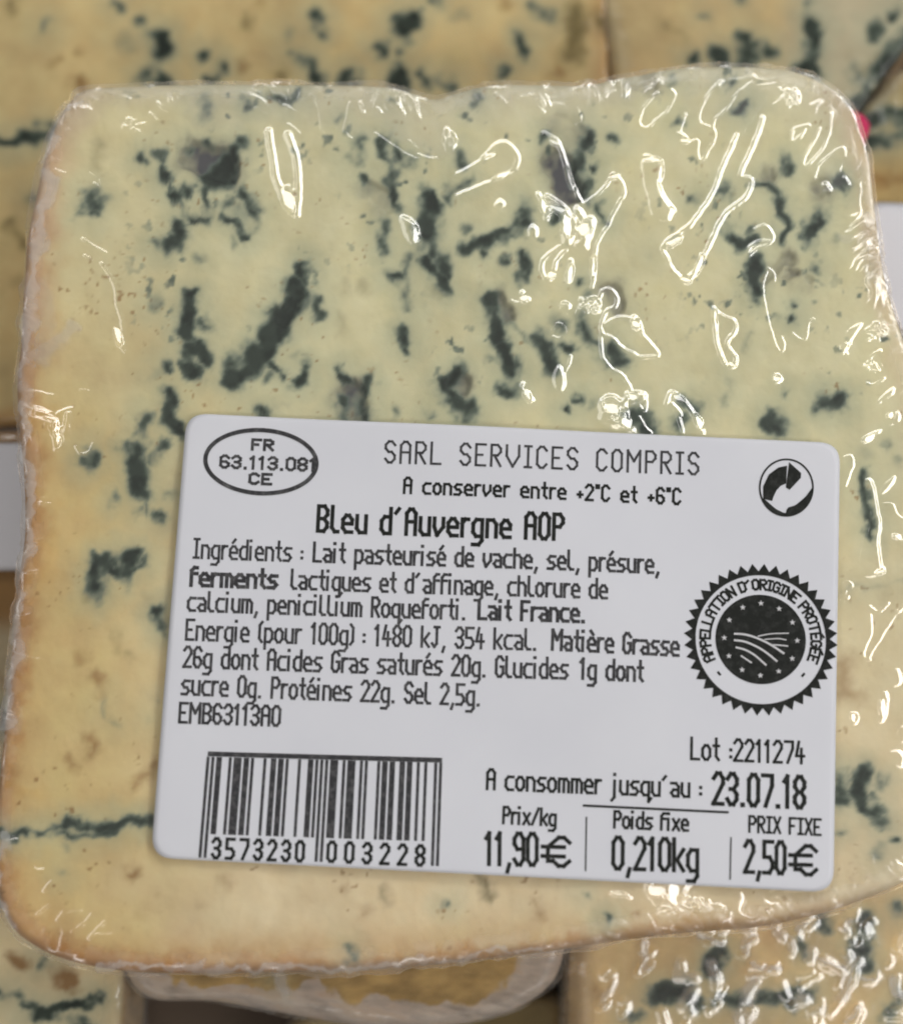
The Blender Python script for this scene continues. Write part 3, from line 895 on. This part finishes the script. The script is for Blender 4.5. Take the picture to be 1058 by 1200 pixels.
line('lettering', M_INK, ("A consommer jusqu'au :", (569, 926), (822, 936), 25, 3.0), ('23.07.18', (833, 944), (944, 949), 39, 4.4, 1.5, 3))
line('lettering', M_INK, ('Prix/kg', (588, 966), (652, 969), 21, 2.9))
line('lettering', M_INK, ('Poids fixe', (718, 971), (807, 975), 21, 2.9))
line('lettering', M_INK, ('PRIX FIXE', (876, 976), (962, 980), 20, 2.6))
line('lettering', M_INK, ('11,90', (567, 1015), (631, 1016), 39, 4.2), ('€', (633, 1016.5), (669, 1017.5), 36, 4.2))
line('lettering', M_INK, ('0,210kg', (716, 1020), (819, 1023), 39, 4.2))
line('lettering', M_INK, ('2,50', (870, 1024), (921, 1026), 39, 4.2), ('€', (923, 1026.5), (958, 1027.5), 36, 4.2))
k = Ink()
k.bar(P(684, 944), P(852, 952), 2.6 * MM); k.bar(P(687, 958), P(686, 1020), 1.6 * MM); k.bar(P(856, 982), P(855, 1030), 1.6 * MM)
k.done('ruled_lines', M_INK)

# oval packing mark
k = Ink()
th = np.linspace(0, 2 * np.pi, 97)
cx, cy = 306, 541
rot = math.radians(2.6)
def ell(rx, ry):
    X, Y = rx * np.cos(th), ry * np.sin(th)
    return [P(cx + x * math.cos(rot) - y * math.sin(rot), cy + x * math.sin(rot) + y * math.cos(rot)) for x, y in zip(X, Y)]
k.strip(ell(67.5, 39.5), ell(62.5, 34.5))
write(k, 'FR', (294, 528), (321, 529), 15, 3.2)
write(k, '63.113.081', (257, 549), (371, 553), 17, 3.0)
write(k, 'CE', (291, 568), (319, 569), 15, 3.2)
k.done('oval_mark', M_INKG)

# recycling mark: two arrows turning in a ring
k = Ink()
z8 = lambda a, b: P(800 + a * 0.2915, 500 + b * 0.2915)
k.strip([z8(415 + 110 * math.cos(t), 245 + 117 * math.sin(t)) for t in th], [z8(415 + 103 * math.cos(t), 245 + 110 * math.sin(t)) for t in th])
def blob(A, B):
    k.strip([z8(*q) for q in A], [z8(*q) for q in B])
blob([(322, 290), (322, 240), (345, 192), (383, 164), (418, 157)], [(358, 298), (364, 280), (376, 255), (392, 238), (414, 228)])
k.poly([z8(*q) for q in ((426, 143), (474, 186), (473, 206), (428, 254), (413, 244))])
a0 = np.linspace(0.02, 2.72, 20)
blob([(415 + 107 * math.cos(t), 245 + 114 * math.sin(t)) for t in a0],
     [(np.interp(t, [0, .5, 1.1, 1.5, 1.75, 2.2, 2.72], [519, 492, 452, 418, 412, 372, 322]), np.interp(t, [0, .5, 1.1, 1.5, 1.75, 2.2, 2.72], [245, 282, 316, 326, 350, 330, 286])) for t in a0])
k.done('recycling_mark', M_INK)

# protected origin seal
SC = P(891, 749)
def pol(r, t): return SC + np.array([math.cos(t), math.sin(t)]) * r * MM
k = Ink()
NT = 40
o_, i_ = [], []
for j in range(NT * 2 + 1):
    t = j * math.pi / NT
    o_.append(pol(88.5 if j % 2 else 79.5, t)); i_.append(pol(75, t))
k.strip(o_, i_)
for r0, r1 in ((0.01, 13), (13, 26), (26, 39), (39, 52)):
    k.strip([pol(r1, t) for t in th], [pol(r0, t) for t in th])
def arc_text(ink, s, r, t0, t1, cap, stroke, gap=1.1, sp=2.4):
    w = text_width(s, gap, sp); x = 0
    for c in s:
        if c == ' ': x += sp; continue
        gw, ls = G[c]
        for l in ls:
            pts = []
            for q in l:
                t = t0 + (t1 - t0) * (x + q[0]) / w
                pts.append(pol(r + (q[1] - 2) * cap / 6, t))
            if len(pts) == 1: ink.bar(pts[0], pts[0], stroke * MM)
            for u, v in zip(pts[:-1], pts[1:]): ink.bar(u, v, stroke * MM)
        x += gw + gap
D = math.radians
arc_text(k, "APPELLATION D'ORIGINE PROTÉGÉE", 58.5, D(203), D(-24), 11, 2.7)
for t in (D(219), D(-41)): k.bar(pol(63, t - 0.02), pol(63, t + 0.02), 2.6 * MM)
seal = k.done('origin_seal', M_INK)
k = Ink(0.00010)
for j in range(12):
    c0 = pol(42, math.pi / 2 - j * math.pi / 6 - 0.04)
    pts = []
    for q in range(10):
        r = (3.6 if q % 2 == 0 else 1.5) * MM
        pts.append(c0 + np.array([math.sin(q * math.pi / 5), math.cos(q * math.pi / 5)]) * r)
    k.poly(pts)
z7 = lambda a, b: P(790 + a * 0.189, 650 + b * 0.189)
for w, pts in ((2.4, (375, 490, 440, 495, 520, 520, 600, 560, 675, 610)), (2.4, (375, 530, 440, 540, 520, 575, 580, 615, 632, 658)), (2.2, (385, 575, 440, 590, 500, 625, 565, 682)),
               (1.8, (415, 628, 475, 668)), (1.3, (520, 505, 600, 490, 705, 487)), (1.3, (560, 525, 640, 520, 690, 528)), (1.6, (600, 560, 640, 560, 700, 566)), (1.4, (600, 560, 650, 590))):
    q = catmull(list(zip(pts[0::2], pts[1::2])), 5, False) if len(pts) > 4 else np.array(list(zip(pts[0::2], pts[1::2])), float)
    for a, b in zip(q[:-1], q[1:]): k.bar(z7(*a), z7(*b), w * MM)
k.done('seal_emblem', M_INKW)

# barcode, thirteen digits
k = Ink()
LL = ['0001101', '0011001', '0010011', '0111101', '0100011', '0110001', '0101111', '0111011', '0110111', '0001011']
RR = [''.join('1' if c == '0' else '0' for c in s) for s in LL]
GG = [s[::-1] for s in RR]
PAR = ['LLLLLL', 'LLGLGG', 'LLGGLG', 'LLGGGL', 'LGLLGG', 'LGGLLG', 'LGGGLL', 'LGLGLG', 'LGLGGL', 'LGGLGL']
code = '3573230003228'
bits = '101' + ''.join((LL if p == 'L' else GG)[int(d)] for p, d in zip(PAR[int(code[0])], code[1:7])) + '01010' + ''.join(RR[int(d)] for d in code[7:]) + '101'
TL, TR, BL, BR = P(243, 887), P(518, 894), P(233, 1005), P(514, 1015)
k.bar(P(244, 883.5), P(518, 891), 5.4 * MM, False)
j = 0
while j < 95:
    if bits[j] == '1':
        e = j
        while e < 95 and bits[e] == '1': e += 1
        guard = j < 3 or j >= 92 or 45 <= j < 50
        f = 1.0 if guard else 0.765
        t = (j + e) / 2 / 95; w = (e - j + 0.18) / 95 * np.linalg.norm(TR - TL)
        a = TL * (1 - t) + TR * t; b = BL * (1 - t) + BR * t
        k.bar(a, a + (b - a) * f, w, False)
        j = e
    else: j += 1
k.done('barcode', M_INKG)
k = Ink()
write(k, '3573230', (247, 1007), (357, 1011), 25, 3.4, 3.0)
write(k, '003228', (382, 1011), (498, 1016), 25, 3.4, 4.2)
k.done('barcode_digits', M_INK)

# ------------------------------------------------------------------ neighbouring packs
ZN = 0.0265
GRP = 'wrapped blue cheese packs'


def tone(col, warm=(0.5, 0.3, 0.12), wband=0.0, seed=0, grad=None, band=None):
    col = np.array(col)
    def f(px, py, edge, e01):
        c = np.tile(col, (len(px), 1)) * (1 + 0.22 * fbm(px / 60, py / 60, 40 + seed, 4))[:, None]
        if grad is not None:
            c2, fn = grad
            t = fn(px, py)[:, None]
            c = c * (1 - t) + np.array(c2) * t
        em = edge * 1000 + 1.0 * fbm(px / 20, py / 20, 44 + seed, 3)
        w = (wband * smooth(4, 0.8, em))[:, None]
        return c * (1 - w) + np.array(warm) * w
    return f


def pack(label_txt, px, z, thick, n, bevel, base, strokes, ridges=(), crinkle=0.05, seed=0, mat=None, side=(0.5, 0.36, 0.2), haze_edge=0.2, haze_base=0.01, cscale=30, fn=None, gain=None, cat='cheese', name='wrapped_cheese', hz=(), bumps=(), group=GRP, patches=()):
    r = empty(name, (0, 0, 0), label_txt, cat, group)
    o = outline(px, z)
    cheese_part(r, o, z, thick, n, bevel, base, strokes, z, seed=seed, side=side)
    film_part(r, o, z, thick, fn or n, bevel, ridges, mat or M_FILM2, z, crinkle=crinkle, crinkle_scale=cscale, haze_edge=haze_edge, haze_base=haze_base, seed=seed, haze_strokes=hz, bumps=bumps, patches=patches)
    return r


A_M = [('m',8,1,187,48,190,58),('m',4,.7,168,28),('m',9,.85,176,90,188,100),('m',9,.3,147,50),('o',6,.7,12,6),('m',6,.4,55,30),('m',4,.6,140,10,134,2),('b',5,.7,94,98),('b',3.5,.6,65,72),('b',4,.5,96,60),
       ('m',4,.9,240,62),('m',5,.95,261,81),('m',5,.9,249,92),('o',5,.7,292,25),('b',4,.5,286,76),('b',5,.4,306,4),('m',6,.75,372,22,373,34),('m',6,.35,340,40),('o',6,.75,328,90),('m',3,.6,336,64,356,70),
       ('m',5,.95,362,74,376,94),('m',7,.95,408,95),('m',6,.95,447,58),('m',7,1,482,18,470,32),('m',3,.8,473,44,473,60),('m',8,.95,466,86,470,104),('m',4,.9,497,84,505,100),('m',5,.7,515,88,530,98),
       ('m',5,.85,510,0),('m',4,.3,530,22,550,14),('b',4,.5,588,5),('m',6,.6,625,2,640,18),('m',4,.85,613,42,611,64),('m',4,.8,592,85),('b',5,.5,652,86),
       ('o',9,.85,674,10,676,40,671,62),('o',6,.85,698,12,708,28,712,36),('m',4,.95,-40,162,10,165,40,162,72,156),('m',4,.6,50,146,74,150),('o',5,.85,12,262,28,280),('m',6,.45,40,232),('o',4,.5,20,330,26,336)]
pack('olive tinted blue cheese pack filling the back left, a dark crack across it', [(-150, -160), (100, -170), (400, -170), (700, -160), (710, 0), (714, 150), (712, 330), (690, 500), (400, 520), (100, 490), (-140, 488), (-165, 300), (-165, 0)],
     ZN, 0.0235, 300, 0.0012, tone((0.70, 0.55, 0.27), (0.5, 0.25, 0.08), 0.5, 1), A_M, seed=1, crinkle=0.02, haze_edge=0.06, mat=M_FILM3)
B_M = [('m',6,.95,841,62,842,78),('m',5,.9,812,72),('m',8,.85,873,52,880,66,872,78),('m',6,.8,892,56,902,60),('m',4,.6,866,40),('m',6,.9,951,22,956,40,950,62),('m',5,.6,945,6),('m',9,.95,944,82,948,96),('m',4,.8,962,40),
       ('m',5,.8,1045,18),('m',5,.7,1026,32,1024,44),('m',4,.5,825,20),('m',5,.5,868,2),('m',12,.8,1064,50,1038,88,1012,124,990,142),('o',5,.6,1012,84,1030,72),('m',6,.4,1010,108,1000,80),('o',4,.5,780,28,800,40)]
pack('pale blue cheese pack at the back right with a grey mouldy rim', [(707, -160), (900, -170), (1120, -160), (1150, -60), (1095, 10), (1050, 70), (1005, 136), (975, 230), (960, 330), (850, 340), (724, 320), (720, 120)],
     ZN, 0.0235, 220, 0.0016, tone((0.65, 0.50, 0.25), (0.42, 0.36, 0.22), 0.5, 2, grad=((0.60, 0.53, 0.36), lambda x, y: smooth(900, 970, x + 0.2 * y))), B_M, seed=2, crinkle=0.03, haze_edge=0.06, mat=M_FILM3)
C_M = [('m',8,.8,1018,138,1040,136,1070,140),('m',6,.9,1008,166,1034,164,1064,160),('b',3,.5,1020,212,1070,208)]
cpack = pack('yellow blue cheese pack at the right edge carrying a white label', [(1012, 128), (1032, 104), (1062, 74), (1150, 60), (1250, 70), (1270, 300), (1255, 640), (1000, 640), (975, 400), (985, 200)],
             ZN + 0.002, 0.0255, 160, 0.003, tone((0.52, 0.38, 0.16), (0.45, 0.4, 0.3), 0.4, 3), C_M, seed=3, crinkle=0.03, haze_edge=0.06, mat=M_FILM3)
D_M = [('m',6,.8,2,838,8,848),('m',5,.5,-30,880),('m',7,.8,-40,760),('b',4,.5,6,800),('m',5,.6,4,905)]
dpack = pack('brown edged cheese pack at the left edge under a blank white sticker', [(-180, 505), (-60, 500), (60, 505), (120, 560), (130, 800), (120, 1030), (60, 1056), (-60, 1062), (-190, 1056), (-205, 800), (-200, 560)],
             ZN, 0.0235, 160, 0.003, tone((0.48, 0.40, 0.26), (0.45, 0.25, 0.08), 0.5, 4, grad=((0.33, 0.18, 0.05), lambda x, y: smooth(752, 715, y))), D_M, seed=4, crinkle=0.03)
E_M = [('b',5,.8,18,1124,24,1126),('b',6,.85,72,1148,80,1148),('m',3,.8,-10,1164,20,1167),('m',4,.95,28,1181,60,1188,90,1179,116,1168),('m',4,.6,50,1186,70,1190),('m',6,.9,90,1200,100,1212),('m',4,.6,50,1132)]
pack('small pale blue cheese pack at the bottom left corner with a curved vein', [(-180, 1072), (-60, 1068), (60, 1060), (118, 1068), (140, 1110), (139, 1200), (130, 1330), (60, 1390), (-100, 1400), (-190, 1380), (-200, 1200)],
     ZN, 0.0235, 180, 0.0012, tone((0.74, 0.63, 0.40), (0.6, 0.45, 0.22), 0.3, 5), E_M, seed=5, crinkle=0.04, fn=220, cscale=22)
# the white-rinded wheel piece
def f_base(px, py, edge, e01):
    em = edge * 1000 + 2.6 * fbm(px / 24, py / 40, 54, 4)
    t = smooth(5.2, 4.0, em)[:, None]
    o = np.array([0.50, 0.34, 0.14]) * (1 + 0.5 * fbm(px / 30, py / 12, 55, 4))[:, None]
    v = fbm(px / 34 + py / 60, py / 9 - px / 40, 56, 4)
    wv = np.array([0.58, 0.49, 0.42]) * (1 + 0.5 * v)[:, None]
    wv = wv * (1 - 0.35 * smooth(0.1, 0.45, v))[:, None] + np.array([0.45, 0.30, 0.16]) * (0.35 * smooth(0.1, 0.45, v))[:, None]
    return o * (1 - t) + wv * t
pack('orange cheese piece with white bloomy rind peeping out below the labelled slab', [(150, 1040), (300, 1010), (500, 1000), (650, 1010), (664, 1060), (661, 1120), (642, 1158), (592, 1188), (515, 1204), (430, 1204), (340, 1190), (250, 1174), (170, 1168), (140, 1120)],
     ZN, 0.0155, 300, 0.0030, f_base, [('m', 3, .5, 320, 1140, 325, 1150)], seed=6, crinkle=0.02, side=(0.34, 0.28, 0.22), haze_edge=0.2, mat=M_FILM3, hz=((9, .35, 322, 1138, 330, 1158),), cat='cheese', group=None, name='rinded_cheese')
G_M = [('m',7,.95,836,1136,842,1120),('m',8,.85,770,1166,800,1160,812,1172),('m',6,.75,838,1173,880,1172,940,1164),('m',8,.7,930,1172,950,1166),('m',7,.85,1010,1082,1006,1112),('m',6,.95,1012,1128),('m',5,.6,940,1108,946,1118),
       ('m',7,.7,1040,1190,1056,1170),('m',6,.6,1052,1066),('m',5,.6,960,1076,966,1088),('m',6,.7,740,1192),('b',5,.4,700,1160)]
gr = random.Random(5)
G_R = []
G_H = []
G_P = []
for i in range(120):
    x = gr.uniform(690, 1070); y = gr.uniform(1085, 1210)
    if gr.random() > 0.25 + 0.75 * min(1, max(0, (x - 700) / 260)): continue
    a = gr.gauss(1.1, 0.6); l = gr.uniform(8, 30)
    pts = [x, y, x + l * math.cos(a) * 0.5 + gr.uniform(-3, 3), y - l * math.sin(a) * 0.5, x + l * math.cos(a) + gr.uniform(-4, 4), y - l * math.sin(a)]
    if gr.random() < 0.5: G_H.append((gr.uniform(4, 9), gr.uniform(0.15, 0.45), *pts))
    if gr.random() < 0.4: G_P.append((x, y, gr.uniform(3, 7), gr.uniform(6, 15), gr.uniform(-0.2, 1.0), gr.choice((LN, LE))))  # random facets aimed at a lamp to add glints
    G_R.append((gr.uniform(5, 11), gr.uniform(0.6, 1.0), *pts))
pack('blue cheese pack at the bottom right in heavily crumpled shiny film', [(676, 1060), (720, 1000), (850, 960), (1050, 940), (1230, 930), (1260, 1100), (1250, 1380), (1000, 1400), (720, 1400), (672, 1360), (668, 1200)],
     ZN, 0.0235, 260, 0.0035, tone((0.66, 0.50, 0.26), (0.55, 0.36, 0.16), 0.4, 7), G_M, G_R, seed=7, crinkle=0.035, fn=420, haze_edge=0.2, cscale=30, hz=G_H, mat=M_FILM4, patches=G_P)
H_M = [('o', 6, .6, 420, 1210)]
pack('olive brown cheese pack barely showing at the bottom edge of the pile', [(345, 1192), (450, 1180), (560, 1170), (655, 1165), (664, 1240), (655, 1390), (500, 1410), (340, 1400), (325, 1300)],
     0.010, 0.0095, 100, 0.003, tone((0.36, 0.27, 0.11), (0.3, 0.2, 0.1), 0.3, 8), H_M, seed=8, crinkle=0.03)

# stickers on the two side packs
def sticker(parent, px, z, name='sticker'):
    o = np.array([at(u, v, z) for u, v in px])
    S = Slab(rounded(o, 0.002), z, 0.00015, 24, 0.0001, walls=1)
    V, Q, T_, _ = S.arrays()
    return raw_mesh(name, V, Q, M_PAPER, parent, T_)
st = sticker(cpack, [(1014, 236), (1200, 244), (1194, 470), (1004, 462)], ZN + 0.0034)
mk = Ink()
for u, v, w in ((1046, 378, 10), (1050, 386, 14), (1054, 394, 12), (1049, 402, 16), (1064, 410, 14), (1066, 380, 16), (1070, 396, 20)):
    a = np.array(at(u, v, ZN + 0.0034)); b = np.array(at(u + w * 0.6, v + 2, ZN + 0.0034))
    for (s_, e_) in ((0, .3), (.45, .7), (.8, 1)):
        mk.bar(a + (b - a) * s_, a + (b - a) * e_, 4 * MM)
for i in range(len(mk.v)): mk.v[i] = (mk.v[i][0], mk.v[i][1], ZN + 0.00346)
raw_mesh('print', mk.v, mk.q, M_INKG, st, shade=False)
sticker(dpack, [(-150, 522), (48, 518), (46, 668), (-152, 672)], ZN + 0.0012)

# magenta card between the packs
M_MAG = plain('magenta_card', (0.62, 0.012, 0.11), 0.5, 40, 0.1)
o = np.array([at(u, v, ZN + 0.0045) for u, v in [(976, 124), (1012, 134), (1020, 146), (1006, 182), (962, 176)]])
S = Slab(rounded(o, 0.0006), ZN + 0.0045, 0.0004, 20, 0.0002, walls=1)
V, Q, T_, _ = S.arrays()
card = raw_mesh('promotion_card', V, Q, M_MAG, None, T_)
card['label'] = 'small magenta card corner poking out behind the labelled slab'
card['category'] = 'card'
